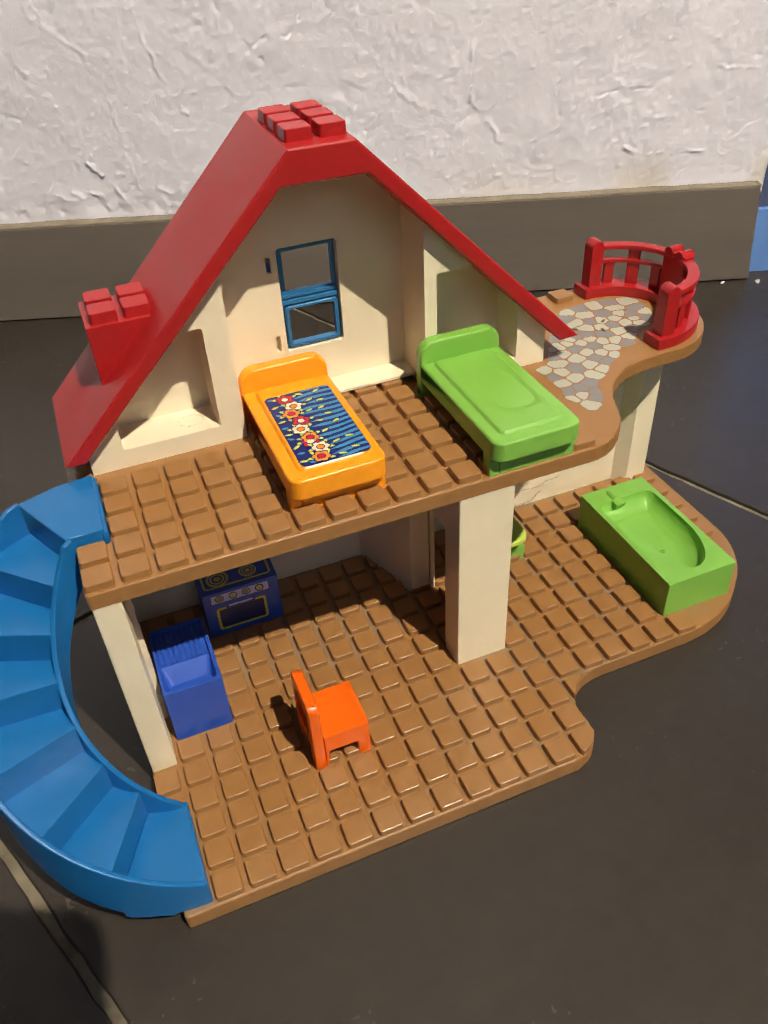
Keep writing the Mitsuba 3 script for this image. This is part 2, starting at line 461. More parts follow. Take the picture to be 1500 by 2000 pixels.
def curve(pts, n=7):
    p = np.array(pts, float); q = np.vstack([2 * p[0] - p[1], p, 2 * p[-1] - p[-2]]); out = []
    for k in range(1, len(q) - 2):
        t = np.linspace(0, 1, n, endpoint=False)[:, None]
        a, b, c, d = q[k - 1], q[k], q[k + 1], q[k + 2]
        out.append(0.5 * ((2 * b) + (c - a) * t + (2 * a - 5 * b + 4 * c - d) * t ** 2 + (-a + 3 * b - 3 * c + d) * t ** 3))
    return [tuple(x) for x in np.vstack(out + [p[-1:]])]


ground = rpoly([(-1.75, -0.12), *curve([(11.1, -0.12), (11.63, 0.08), (11.94, 0.38), (12.12, 0.78), (12.16, 1.2), (12.12, 1.55), (12.18, 1.85), (12.38, 2.2), (12.77, 2.58), (13.3, 2.82), (13.9, 2.91)]), *curve([(17.6, 2.92), (18.62, 3.04), (19.6, 3.37), (20.36, 3.82), (21.07, 4.43), (21.62, 5.0),
                (22.1, 5.8), (22.38, 6.6), (22.46, 7.3)]), (22.46, 12.3), (21.9, 12.6), (-1.75, 12.6)], 0.12)
H('ground_floor', slab(ground, G0 + 0.02, G1, 0.09, 3, rb=0.06), 'brown_plastic_dusty', smooth=40)
upper = rpoly([(-1.78, 5.0), *curve([(13.5, 5.0), (14.05, 5.01), (14.6, 5.16), (15.06, 5.46), (15.55, 5.94), (15.87, 6.53), (16.03, 6.95), (16.22, 7.36), (16.5, 7.8), (16.77, 8.1), (17.04, 8.34), (17.5, 8.66), (17.96, 8.86), (18.84, 9.03), (19.77, 9.07), (20.63, 9.13), (21.43, 9.46), (22.1, 10.05),
               (22.6, 10.9), (22.78, 12.1), (22.55, 13.2), (22.0, 14.2), (21.3, 14.85), (20.5, 15.18), (19.5, 15.28)]), (16.0, 15.25), (15.6, 14.9), (-1.30, 14.6), (-1.42, 10.35), (-0.82, 10.35), (-0.82, 7.02), (-1.78, 7.02)], 0.10)
H('upper_floor', slab(upper, TOP - 0.52, TOP, 0.07, 3), 'brown_plastic', smooth=40)


def stud(z0, z1, r=0.04):
    """one floor stud, its front right top corner at the origin"""
    p = rpoly(rect(-0.79, 0.028, -0.04, 0.775), 0.09, 2)
    rings = [np.c_[p, np.full(len(p), z0)]]
    for d, z in ((0.010, z1 - r), (0.020, z1 - r * 0.32), (0.042, z1)):
        rings.append(np.c_[inset(p, d), np.full(len(p), z)])
    return skin(rings)


st_low, st_up, st_roof = stud(G1 - 0.02, 0.0), stud(TOP - 0.02, TOP + 0.225), stud(-0.02, 0.34)
gp, up_poly = Polygon(ground).buffer(-0.02), Polygon(upper).buffer(-0.02)


def clipped(mesh, poly, dx, dy, z0, z1):
    q = man(mesh.copy().apply_translation([dx, dy, 0])) ^ man(prism(np.array(poly.exterior.coords)[:-1], z0, z1))
    return q


def place_studs(part, mesh, cells, poly, z0, z1):
    for x, y in cells:
        foot = sbox(x - 0.84, y - 0.04, x + 0.04, y + 0.80)
        if not poly.intersects(foot): continue
        sh = poly.intersection(foot).area / foot.area
        if sh < 0.35: continue
        m = mesh.copy().apply_translation([x, y, 0]) if sh > 0.999 else clipped(mesh, poly, x, y, z0, z1)
        H(part, m, 'brown_plastic_worn' if rng.random() < 0.3 else 'brown_plastic', smooth=28)


solid_low = [sbox(-1.75, 5, -0.93, 12.6), sbox(9.24, 5.03, 11.2, 6.12), Polygon([(9.23, 9.05), (10.2, 9.05), (9.4, 12.3), (8.2, 12.3)]), sbox(-0.8, 5.9, 1.2, 8.9), sbox(1.35, 10.1, 4.25, 12.1), sbox(17.25, 3.95, 20.26, 9.9),
            sbox(20.4, 11.5, 21.8, 12.4), Polygon([(-1, 0), (-0.85, 2.9), (-3, 2.9), (-3, 0)]), sbox(12.3, 9.1, 14.28, 11.5)]
cells = []
for j in range(0, 13):
    for i in range(-1, 23):
        foot = sbox(i - 0.82, j, i, j + 0.78)
        if i < 0 and j < 4: continue
        if any(b.contains(foot) for b in solid_low) or j >= 12: continue
        if any(b.intersection(foot).area > 0.12 for b in solid_low[:2] + solid_low[3:6]): continue
        if (j <= 3 and i > 18) or (j < 7 and i >= 20): continue
        cells.append((i, j))
place_studs('ground_floor__stud', st_low, cells, gp, G1 - 0.05, 0.05)
cells = []
for j in range(0, 7):
    for k in range(0, 16):
        x, y = -0.966 + k, 5.144 + j
        if k == 0 and j > 1: continue
        if j >= 5 and (x < 4.2 or x > 10.7): continue
        if k >= 14 and j > 0: continue
        if 4.3 < x - 0.4 < 7.1 and 1.2 < j < 6 and 5.5 < x < 6.9: continue
        cells.append((x, y))
cells.append((18.95, 14.32))
place_studs('upper_floor__stud', st_up, cells, up_poly, TOP - 0.05, TOP + 0.3)

# ground floor walls
C = 'cream_plastic'
zb, zt = G1 - 0.01, TOP - 0.525
H('front_pillar', rbox(-1.73, -0.93, 5.03, 6.2, zb, zt, 0.02, 0.05), C)
lab(HOUSE + '__front_pillar', 'cream pillar carrying the left front corner of the upper floor')
H('left_wall', rbox(-1.71, -1.16, 6.203, 12.05, zb, zt, 0.02, 0.03), C)
H('door_jamb', rbox(-1.155, -0.80, 7.05, 7.4, zb, zt, 0.02, 0.03), C)
H('front_pillar', rbox(9.25, 11.18, 5.03, 6.1, zb, zt, 0.02, 0.05), C)
lab(HOUSE + '__front_pillar_001', 'wide cream pillar under the middle of the upper floor')
H('door_lintel', rbox(9.27, 10.17, 6.103, 9.047, 5.36, zt, 0.02, 0), C)
part_poly = [(9.23, 9.05), (9.98, 9.05), (9.98, 9.5), (9.5, 12.0), (8.2, 12.0), (8.32, 11.6)]
H('partition', slab(rpoly(part_poly, 0.03), zb, zt, 0.02, 2), C)
H('partition_edge', rbox(10.01, 10.21, 9.03, 9.5, zb, zt, 0.02, 0.03), C)
H('back_wall', rbox(-1.7, 20.45, 12.06, 12.45, zb, zt, 0.02, 0), C)
H('corner_post', slab(rpoly([(20.84, 11.55), (21.8, 11.55), (21.8, 12.44), (20.46, 12.44), (20.40, 12.03)], 0.05), zb, zt, 0.02, 2), C)
lab(HOUSE + '__corner_post', 'cream post under the balcony beside the bathtub')

# attic
RF, RB = 10.0, 14.6
inL, inR, inT = 9.53, 24.46, 15.70        # underside of the roof: z = x + inL, z = inR - x, z = inT


def under_roof(x0, x1, z0, e=0.012):
    pts = [(x0, z0), (x1, z0)]
    xs = sorted({x0, x1, inT - inL, inR - inT} & set(np.clip([x0, x1, inT - inL, inR - inT], x0, x1)) | {x0, x1})
    top = [(x, min(x + inL, inR - x, inT) - e) for x in xs if x0 <= x <= x1]
    return pts + top[::-1]


def wall_front(poly, y0, y1, cuts=()):
    m = to_front(trimesh.creation.extrude_polygon(Polygon(poly), y1 - y0, engine='earcut').apply_translation([0, 0, -y1]))
    q = man(m)
    for c in cuts: q = q - c
    return q


def niche(pts, y0, y1):
    return man(to_front(slab(rpoly(pts, 0.10), -y1, -y0, 0.02, 1)))


lw = wall_front(under_roof(-0.85, 4.15, TOP + 0.004), 10.5, 12.342, [niche([(0.23, 8.5), (3.36, 8.5), (3.36, 11.97), (0.23, 11.97)], 10.3, 12.0)])
H('attic_niche_wall', lw, C, smooth=20)
lab(HOUSE + '__attic_niche_wall', 'left attic wall with a deep square niche')
rw = wall_front(under_roof(10.62, 15.30, TOP + 0.004), 10.5, 12.342, [niche([(11.06, 8.25), (14.15, 8.25), (14.15, 12.08), (11.06, 12.08)], 10.3, 12.0)])
H('attic_niche_wall', rw, C, smooth=20)
lab(HOUSE + '__attic_niche_wall_001', 'right attic wall with a deep square niche beside the balcony')
bw = wall_front(under_roof(-0.85, 15.3, TOP + 0.004), 12.345, 12.85,
                [niche([(6.34, 9.55), (8.36, 9.55), (8.36, 13.15), (6.34, 13.15)], 12.2, 13.0), cube(5.97, 6.13, 12.2, 12.72, 12.42, 12.93), cube(5.97, 6.13, 12.2, 12.72, 9.62, 10.2)])
H('attic_back_wall', bw, C, smooth=20)
lab(HOUSE + '__attic_back_wall', 'tall cream gable wall with a window and two small slots')
H('attic_ledge', rbox(4.152, 10.618, 11.33, 12.343, TOP + 0.25, TOP + 0.35, 0.03, 0), C)
H('hinge_pin', rbox(5.985, 6.10, 12.45, 12.65, 12.43, 12.68, 0.03, 0.03), 'dark_blue_plastic')

# window
wf = man(to_front(slab(rpoly([(6.355, 9.565), (8.345, 9.565), (8.345, 13.135), (6.355, 13.135)], 0.06), -12.8, -12.62, 0.03, 2))) \
    - cube(6.57, 8.215, 12, 13, 11.56, 12.92) - cube(6.5, 8.2, 12, 13, 9.7, 11.1)
H('window', wf, 'frame_blue_plastic', smooth=30)
lab(HOUSE + '__window', 'small blue two part window in the attic gable')
sash = man(to_front(slab(rpoly([(6.44, 9.60), (8.31, 9.60), (8.31, 11.10), (6.44, 11.10)], 0.14), -12.618, -12.47, 0.06, 3))) - man(to_front(slab(rpoly([(6.57, 9.73), (8.17, 9.73), (8.17, 11.0), (6.57, 11.0)], 0.09), -12.7, -12.3, 0.01, 1)))
H('window__sash', sash, 'frame_blue_plastic', smooth=30)
H('window__transom', rbox(6.37, 8.33, 12.5, 12.617, 11.16, 11.30, 0.04, 0.03), 'frame_blue_plastic')
H('window__transom', rbox(6.37, 8.33, 12.55, 12.617, 11.36, 11.48, 0.04, 0.03), 'frame_blue_plastic')

# roof
prof = rpoly([(-1.60, 8.62), (-0.92, 8.62), (6.17, 15.71), (8.75, 15.71), (15.66, 8.80), (16.46, 8.80), (8.44, 16.70), (6.46, 16.70)], 0.03, 2)
H('roof', to_front(slab(prof, -RB, -RF, 0.11, 3)), 'red_plastic', smooth=25)
for i in range(2):
    for j in range(3):
        H('roof__stud', st_roof.copy().apply_translation([7.38 + i * 1.0, 10.62 + j * 1.0, 16.70]), 'red_plastic', smooth=28)
ch = rpoly([(0.16, 10.2), (0.16, 12.28), (2.22, 12.28), (2.22, 12.2)], 0.0, 2)
H('chimney', to_front(slab(ch, -13.42, -11.38, 0.03, 2)), 'red_plastic', smooth=25)
lab(HOUSE + '__chimney', 'square red chimney with four studs low on the left roof slope')
for i in range(2):
    for j in range(2):
        H('chimney__stud', st_roof.copy().apply_translation([1.12 + i * 1.0, 11.56 + j * 0.98, 12.28]), 'red_plastic', smooth=28)

# printed stones on the balcony floor
PL = [(20.76,13.25),(19.41,13.5),(20.01,12.96),(19.93,12.46),(18.11,13.47),(18.6,12.94),(20.89,12.23),(18.95,12.23),(19.51,12.16),(20.23,11.83),(19.67,11.73),(20.18,11.46),(18.02,12.55),(18.13,11.99),(18.63,11.81),(19.06,11.25),(16.81,12.25),(19.18,10.66),(17.71,11.18),(18.06,10.8),(18.5,10.65),(17.05,11.44),(17.27,11.05),(16.77,11.23),(16.35,11.17),(18.05,10.26),(17.06,10.35),(17.53,10.07),(17.88,9.74),(16.21,10.59),(16.04,11.17),(16.49,10.14),(15.69,10.08),(16.7,9.49),(16.9,9.1),(14.96,9.84),(15.45,9.48),(16.39,8.83),(15.7,8.94),(15.09,8.83),(15.32,7.85),(14.82,7.78),(15.19,7.22)]
PD = [(20.06,13.44),(18.78,13.56),(20.78,12.55),(19.39,12.7),(20.25,12.21),(17.85,12.98),(20.55,11.7),(18.52,12.38),(19.15,11.79),(19.7,11.13),(18.48,11.27),(17.77,11.51),(16.61,11.79),(18.79,10.34),(17.57,10.66),(16.86,10.75),(15.8,10.61),(17.18,9.83),(17.35,9.52),(16.08,9.52),(15.05,9.33),(15.96,8.46),(15.01,8.27),(15.84,7.79),(15.6,7.58),(19.87,10.79),(17.38,11.59),(15.46,8.24)]
PO = [(17.99,13.75),(18.68,13.8),(19.17,13.91),(19.83,13.88),(20.49,13.72),(21.03,13.58),(21.26,13.22),(21.26,12.75),(21.23,12.23),(20.98,11.65),(20.48,11.14),(20.0,10.97),(19.38,10.56),(19.01,10.03),(18.36,10.06),(17.95,9.51),(17.41,9.27),(17.02,8.83),(16.71,8.56),(16.34,8.41),(16.05,8.02),(15.97,7.6),(15.59,7.02),(15.19,6.79),(14.93,6.92),(14.85,7.45),(14.61,7.95),(14.83,8.43),(14.78,8.99),(14.83,9.44),(14.69,10.08),(15.38,10.31),(15.93,11.23),(16.79,12.55)]
PO = rpoly(PO, 0.12, 3)
region = Polygon(PO)
allp = PL + PD
vd = voronoi_diagram(sg.MultiPoint(allp), envelope=region.buffer(3))
cellof = {}
for c in vd.geoms:
    for k, q in enumerate(allp):
        if c.contains(Point(q)): cellof[k] = c
dark = unary_union([cellof[k].buffer(0.012) for k in range(len(PL), len(allp)) if k in cellof]).intersection(region)
for k in range(len(allp)):
    if k not in cellof: continue
    light = k < len(PL)
    c = cellof[k].intersection(region)
    c = c.buffer(-0.14).buffer(0.14 - 0.028, quad_segs=4) if light else c.buffer(-0.02).buffer(0.003)
    for q in (getattr(c, 'geoms', [c])):
        if q.is_empty or q.area < 0.03: continue
        p = ccw(np.array(q.simplify(0.006).exterior.coords)[:-1])
        v = np.c_[p, np.full(len(p), TOP + (0.008 if light else 0.005))]
        H('upper_floor__printed_stone', (v, np.asarray(m3.triangulate([p]))), 'pale_print' if light else 'grey_print', smooth=False)

# ------------------------------------------------------------------ balcony railing
RL = 'balcony_railing'
lab(RL, 'curved red toy railing clipped to the round balcony edge', 'railing')
bc = np.array([19.75, 12.15]); R0 = 2.42


def arc(a0, a1, r=R0, n=40, tail=0.0):
    a = np.radians(np.linspace(a0, a1, n))
    p = [tuple(bc + r * np.array([math.cos(t), math.sin(t)])) for t in a]
    if tail: p = [(bc[0] - tail, bc[1] - r)] + p + [(bc[0] - tail, bc[1] + r)]
    return LineString(p)


def band(line, w, z0, z1, r, cap=2, rc=0.04, **k):
    return slab(rpoly(np.array(line.buffer(w, cap_style=cap).exterior.coords)[:-1], rc, 3), z0, z1, r, 2, **k)


RM = 'red_plastic'
add(RL + '__base', band(arc(-90, 90, tail=0.36), 0.48, TOP + 0.012, TOP + 0.42, 0.06, rc=0.09), RM)
add(RL + '__handrail', band(arc(-88, 88), 0.23, TOP + 1.87, TOP + 2.06, 0.06, rb=0.04), RM)
add(RL + '__lower_rail', band(arc(-88, 88), 0.17, TOP + 1.30, TOP + 1.45, 0.04, rb=0.03), RM)
for a in (70, 47, 24, -22, -45, -68):
    q = slab(rpoly(rect(-0.11, 0.11, -0.24 if abs(a) in (47, 45) else -0.2, 0.24 if abs(a) in (47, 45) else 0.2), 0.04, 2), TOP + 0.40, TOP + (1.89 if abs(a) in (47, 45) else 1.32), 0.02, 1)
    q.apply_transform(trimesh.transformations.rotation_matrix(math.radians(a), [0, 0, 1]))
    t = math.radians(a)
    add(RL + '__baluster', q.apply_translation([bc[0] + R0 * math.cos(t), bc[1] + R0 * math.sin(t), 0]), RM)
for sgn in (-1, 1):
    yc = bc[1] + sgn * R0
    w = 0.29 if sgn < 0 else 0.28
    pr = rpoly([(19.9 - w, TOP + 0.40), (19.9 + w, TOP + 0.40), (19.9 + w, TOP + 2.28), (19.9 - w, TOP + 2.28)], 0.0)
    pr = np.array(unary_union([sbox(19.9 - w, TOP + 0.40, 19.9 + w, TOP + 2.02), Point(19.9, TOP + 2.02).buffer(w, quad_segs=6)]).exterior.coords)[:-1]
    add(RL + '__post', to_front(slab(ccw(pr), -(yc + 0.3), -(yc - 0.3), 0.06, 2, rb=0.06)), RM, smooth=40)
cp = m3.Manifold.batch_boolean([man(rbox(-0.22, 0.22, -0.62, 0.62, TOP + 0.40, TOP + 2.16, 0.04, 0.06)),
                                man(trimesh.creation.cylinder(0.22, 0.56, sections=24).apply_transform(trimesh.transformations.rotation_matrix(math.pi / 2, [0, 1, 0])).apply_translation([0.03, 0.30, TOP + 2.08])),
                                man(trimesh.creation.cylinder(0.22, 0.56, sections=24).apply_transform(trimesh.transformations.rotation_matrix(math.pi / 2, [0, 1, 0])).apply_translation([0.03, -0.30, TOP + 2.08]))], m3.OpType.Add)
t = math.radians(2)
cp = cp.rotate([0, 0, 2]).translate([bc[0] + R0 * math.cos(t), bc[1] + R0 * math.sin(t), 0])
add(RL + '__middle_post', cp, RM, smooth=40)
lab(RL + '__middle_post', 'middle railing post with two rounded knobs on top')

# ------------------------------------------------------------------ staircase
SC = 'spiral_staircase'
lab(SC, 'glossy blue curved toy staircase rising along the left side of the house', 'staircase')
sc = np.array([-1.0, 5.05]); RI, RO, LT = 2.15, 5.0, 0.17
risers = [114 + 21.5 * k for k in range(7)]          # platform edge, then each tread's front
ZP, ZL = 8.2, 0.72
rise = (ZP - ZL) / 7


def pol(r, a):
    t = np.radians(a)
    return np.stack([sc[0] + r * np.cos(t), sc[1] + r * np.sin(t)], -1)


def sector(r0, r1, a0, a1, n=12):
    a = np.linspace(a0, a1, n)
    return np.vstack([pol(r1, a), pol(r0, a[::-1])])


B = 'blue_plastic'
for k in range(6):
    z = ZP - rise * (k + 1)
    tread = man(slab(sector(RI + LT - 0.05, RO - LT + 0.05, risers[k] - 0.6, risers[k + 1]), z - 0.22, z, 0.035, 2))
    front = man(slab(sector(RI + LT - 0.05, RO - LT + 0.05, risers[k + 1] - 2.2, risers[k + 1]), z - rise - 0.15, z - 0.034, 0.001, 1))
    add(SC + '__step', tread + front, B, smooth=30)


def stringer(r0, r1, fz_top, fz_bot, a0, a1, n=110, soft=0.05):
    a = np.linspace(a0, a1, n)
    zt_, zb_ = fz_top(a), fz_bot(a)
    p0, p1 = pol(r0, a), pol(r1, a)
    q0, q1 = pol(r0 + soft, a), pol(r1 - soft, a)
    ring = np.stack([np.c_[p0, zb_], np.c_[p1, zb_], np.c_[p1, zt_ - soft], np.c_[pol(r1 - soft * 0.3, a), zt_ - soft * 0.3], np.c_[q1, zt_], np.c_[q0, zt_], np.c_[pol(r0 + soft * 0.3, a), zt_ - soft * 0.3], np.c_[p0, zt_ - soft]], 1)
    m = ring.shape[1]
    v = ring.reshape(-1, 3); f = []
    for k in range(n - 1):
        i = np.arange(m); j = (i + 1) % m
        f += [np.stack([k * m + i, (k + 1) * m + i, (k + 1) * m + j], 1), np.stack([k * m + i, (k + 1) * m + j, k * m + j], 1)]
    for k, flip in ((0, 0), (n - 1, 1)):
        i = np.arange(1, m - 1)
        q = np.stack([np.full(m - 2, k * m), k * m + i, k * m + i + 1], 1)
        f.append(q[:, ::-1] if flip else q)
    mesh = trimesh.Trimesh(v, np.vstack(f), process=True)
    mesh.fix_normals()
    return mesh


def outer_top(a):
    return np.interp(a, [114, 120, 271], [ZP + 0.06, ZP + 0.02, ZL + 0.03])


def outer_bot(a):
    return np.interp(a, [100, 122, 140, 160, 180, 200, 216, 226, 236, 249, 259, 260, 271], [7.2, 6.5, 5.5, 4.35, 3.2, 2.0, 1.2, 0.62, 0.28, -0.1, -0.3, -0.205, -0.205])


def inner_top(a):
    return np.interp(a, [112, 119, 122, 147, 173, 243, 271], [ZP + 0.02, ZP - 0.06, 7.92, 6.5, 5.1, 1.95, ZL + 0.02])


def inner_bot(a):
    return np.interp(a, [112, 122, 134, 146, 163, 200, 240, 271], [6.75, 6.25, 5.65, 5.05, 4.15, 2.1, 0.0, -0.3])


add(SC + '__outer_stringer', stringer(RO - LT, RO, outer_top, outer_bot, 115.5, 271.2), B, smooth=45)
add(SC + '__inner_stringer', stringer(RI, RI + LT, inner_top, inner_bot, 112, 270.5), B, smooth=45)
plat = np.vstack([pol(RO, np.linspace(99, 115.6, 8)), pol(RI, np.array([114.5])), [(-1.88, 7.22), (-0.87, 7.22), (-0.87, 10.12), (-1.0, 10.12), (-1.22, 10.0), (-1.5, 9.96), (-1.75, 10.0)]])
add(SC + '__platform', slab(rpoly(plat, 0.03, 2), ZP - 1.25, ZP, 0.05, 3), B, smooth=40)
add(SC + '__platform_hook', rbox(-0.98, -0.80, 7.2, 10.1, TOP - 0.15, ZP - 0.12, 0.05, 0.03), B)
land = np.vstack([pol(RO - 0.003, np.linspace(243, 270.9, 14)), [(-0.88, 0.05), (-0.88, 2.93)], pol(RI + 0.003, np.linspace(270, 243, 10))])
add(SC + '__landing', slab(rpoly(land, 0.02, 2), G1 + 0.004, ZL, 0.05, 3), B, smooth=30)
0 and add(SC + '__landing_hook', slab(rpoly([(-1.7, -0.10), (-0.95, -0.10), (-0.88, 0.15), (-0.9, 0.5), (-1.7, 0.5)], 0.03), G1 + 0.003, ZL - 0.25, 0.04, 2), B)

# ------------------------------------------------------------------ beds


def dent_pad(x0, x1, y0, y1, z, hgt, dent=None):
    nx, ny = 46, 78
    xs, ys = np.linspace(x0, x1, nx), np.linspace(y0, y1, ny)
    X, Y = np.meshgrid(xs, ys)
    rc = 0.28
    qx, qy = np.abs(X - (x0 + x1) / 2) - (x1 - x0) / 2 + rc, np.abs(Y - (y0 + y1) / 2) - (y1 - y0) / 2 + rc
    dist = -(np.hypot(np.maximum(qx, 0), np.maximum(qy, 0)) + np.minimum(np.maximum(qx, qy), 0) - rc)
    k = np.clip(dist / 0.12, -0.35, 1)
    Zz = z + hgt * np.where(k > 0, np.sqrt(np.clip(1 - (1 - k) ** 2, 0, 1)), k * 1.2)
    if dent:
        cx, cy, rx, ry, dp = dent
        q = np.hypot((X - cx) / rx, (Y - cy) / np.where(Y < cy, ry * 0.55, ry * 1.9))
        Zz -= dp * np.exp(-q ** 2) * np.clip(dist / 0.5, 0, 1) ** 0.7
    v = np.stack([X, Y, Zz], -1).reshape(-1, 3)
    i = np.arange(nx * ny).reshape(ny, nx)
    a, b, c, d = i[:-1, :-1].ravel(), i[:-1, 1:].ravel(), i[1:, 1:].ravel(), i[1:, :-1].ravel()
    return v, np.vstack([np.c_[a, b, c], np.c_[a, c, d]])


def bed(key, text, x0, y0, mat, dent, w=2.97, length=5.35):
    """x0: left edge; y0: front of the rim; the headboard at the far end"""
    lab(key, text, 'toy bed')
    zr, zu = 9.2, 8.56
    x1, yh = x0 + w, y0 + length
    fr = rpoly([(x0, y0), (x1, y0), (x1, yh + 0.05), (x0, yh + 0.05)], 0.0)
    fr = np.array(sbox(x0, y0, x1, yh + 0.6).buffer(-0.38).buffer(0.38, quad_segs=6).intersection(sbox(x0, y0, x1, yh + 0.02)).exterior.coords)[:-1]
    add(key + '__frame', slab(ccw(fr), zu, zr, 0.09, 3), mat, smooth=35)
    hb = np.array(sbox(x0, TOP + 0.01, x1 + 0.02, 9.96).buffer(-0.55).buffer(0.55, quad_segs=8).union(sbox(x0, TOP + 0.01, x1 + 0.02, 9.0)).exterior.coords)[:-1]
    hb = rpoly(hb, 0)
    add(key + '__headboard', to_front(slab(hb, -(yh + 0.42), -yh, 0.10, 3, rb=0.06)), mat, smooth=40)
    add(key + '__mattress', dent_pad(x0 + 0.38, x1 - 0.36, y0 + 0.42, yh - 0.06, zr, 0.10, dent), mat, smooth=True)
    add(key + '__foot_panel', rbox(x0 + 0.36, x1 - 0.1, y0 + 0.36, y0 + 0.52, TOP + 0.01, zu + 0.01, 0.01, 0.03), mat)
    for xa in (x0 + 0.0, x1 - 0.36):
        add(key + '__leg', rbox(xa + 0.005, xa + 0.355, y0 + 0.345, y0 + 0.8, TOP + 0.01, zu + 0.01, 0.01, 0.05), mat)
    return x1, zr


bed('orange_bed', 'orange toy bed with a flowery blue blanket print in the attic', 4.27, 5.58, 'orange_plastic', None)
bed('green_bed', 'plain bright green toy bed with a dent in its mattress', 10.25, 4.72, 'green_plastic', (12.1, 6.9, 0.95, 1.2, 0.24))

# the printed blanket: flat coloured shapes, u to the right, v from the headboard to the foot
SX0, SX1, SY0, SY1, SZ = 4.78, 6.94, 10.12, 6.06, 9.305


def uvxy(q):
    q = np.asarray(q, float)
    return np.c_[SX0 + (SX1 - SX0) * q[:, 0], SY0 + (SY1 - SY0) * q[:, 1]]


def flat(polys, lift, mapper):
    """[(shapely polygon in print coordinates, colour)] -> mesh and vertex colours"""
    V, F, Cc, n = [], [], [], 0
    for k, (poly, col) in enumerate(polys):
        for q in getattr(poly, 'geoms', [poly]):
            if q.is_empty or q.geom_type != 'Polygon': continue
            p = np.array(q.exterior.coords)[:-1]
            ring = ccw(p)
            loops = [ring] + [ccw(np.array(r_.coords)[:-1])[::-1] for r_ in q.interiors]
            f = np.asarray(m3.triangulate(loops)); pp = np.vstack(loops)
            V.append(mapper(pp, lift + 0.0012 * k)); F.append(f + n); Cc.append(np.tile(col, (len(pp), 1))); n += len(pp)
    return np.vstack(V), np.vstack(F), np.vstack(Cc)


def bedmap(p, z):
    return np.c_[uvxy(p), np.full(len(p), SZ + z)]


def put_print(key, polys, lift, mapper):
    v, f, c = flat(polys, lift, mapper)
    nrm = np.cross(v[f[:, 1]] - v[f[:, 0]], v[f[:, 2]] - v[f[:, 0]]).sum(0)
    if mapper is bedmap and nrm[2] < 0: f = f[:, ::-1]
    add(key, (v, f), 'printed_film', smooth=False, color=c)


NAVY, SKY, CREAM, RED, ORG, LEAF = (0.010, 0.018, 0.14), (0.05, 0.235, 0.46), (0.80, 0.70, 0.50), (0.46, 0.012, 0.02), (0.74, 0.24, 0.02), (0.50, 0.56, 0.12)
AR = (SY0 - SY1) / (SX1 - SX0)      # v is longer than u


def ell(cu, cv, a, b, ang, pointed=False, n=16):
    t = np.linspace(0, 2 * math.pi, n, endpoint=False)
    x, y = a * np.cos(t), b * np.sin(t)
    if pointed: y = b * np.sign(np.sin(t)) * np.abs(np.sin(t)) ** 1.6
    c, s_ = math.cos(ang), math.sin(ang)
    return Polygon(np.c_[cu + x * c - y * s_, cv + (x * s_ + y * c) / AR])


sheet = sbox(0, 0, 1, AR).buffer(-0.09).buffer(0.09, quad_segs=5)
sheet = Polygon(np.c_[np.array(sheet.exterior.coords)[:, 0], np.array(sheet.exterior.coords)[:, 1] / AR])
PB = 'orange_bed__blanket_print'
put_print(PB, [(sheet, NAVY)], 0.0, bedmap)
lab(PB, 'navy blanket print with flowers, leaves and light blue waves')
inner = sheet.buffer(-0.004)
for k in range(16):
    u = np.linspace(0.36 + 0.10 * rng.random() + (0.1 if k % 3 == 0 else 0), 1.0, 26)
    vc = 0.035 + 0.064 * k - 0.055 * (u - 0.4) + 0.012 * np.sin(u * 6.5 + k * 0.35) + 0.022 * np.clip((u - 0.55), 0, 1) * (k / 15)
    wd = 0.0165 * np.clip((u - u[0]) / 0.15, 0.15, 1) * (1 + 0.15 * np.sin(u * 9 + k))
    put_print(PB + '__wave', [(Polygon(np.r_[np.c_[u, vc - wd], np.c_[u, vc + wd][::-1]]).buffer(0).intersection(inner), SKY)], 0.004, bedmap)
LV = [(0.52,0.044),(0.779,0.052),(0.611,0.158),(0.758,0.195),(0.71,0.304),(0.525,0.304),(0.75,0.407),(0.577,0.476),(0.785,0.529),(0.562,0.622),(0.825,0.762),(0.623,0.788),(0.814,0.91),(0.599,0.956),(0.066,0.937),(0.075,0.748),(0.069,0.57),(0.078,0.382),(0.093,0.166)]
LANG = [0.5, -0.5, -0.4, -0.1, -0.5, -0.4, 0.2, 0.25, -0.4, -0.5, 0.2, -0.3, 0.3, 0.3, 0.2, -0.6, 0.1, -0.1, -0.3]
for (cu, cv), an in zip(LV, LANG):
    put_print(PB + '__leaf', [(ell(cu, cv, 0.078, 0.036, an, True), NAVY), (ell(cu, cv, 0.066, 0.026, an, True), LEAF)], 0.008, bedmap)
for cu, cv in [(0.088,0.042),(0.081,0.285),(0.068,0.474),(0.063,0.631),(0.089,0.836),(0.173,0.969),(0.208,0.158)]:
    put_print(PB + '__leaf', [(ell(cu, cv, 0.055, 0.026, rng.uniform(-0.2, 0.8), True), SKY)], 0.008, bedmap)
FL = [((0.285,0.085), RED, CREAM), ((0.348,0.205), CREAM, ORG), ((0.26,0.304), ORG, RED), ((0.33,0.43), RED, CREAM), ((0.262,0.539), CREAM, ORG), ((0.289,0.726), RED, CREAM), ((0.318,0.672), ORG, RED), ((0.373,0.822), CREAM, ORG), ((0.312,0.936), ORG, RED)]
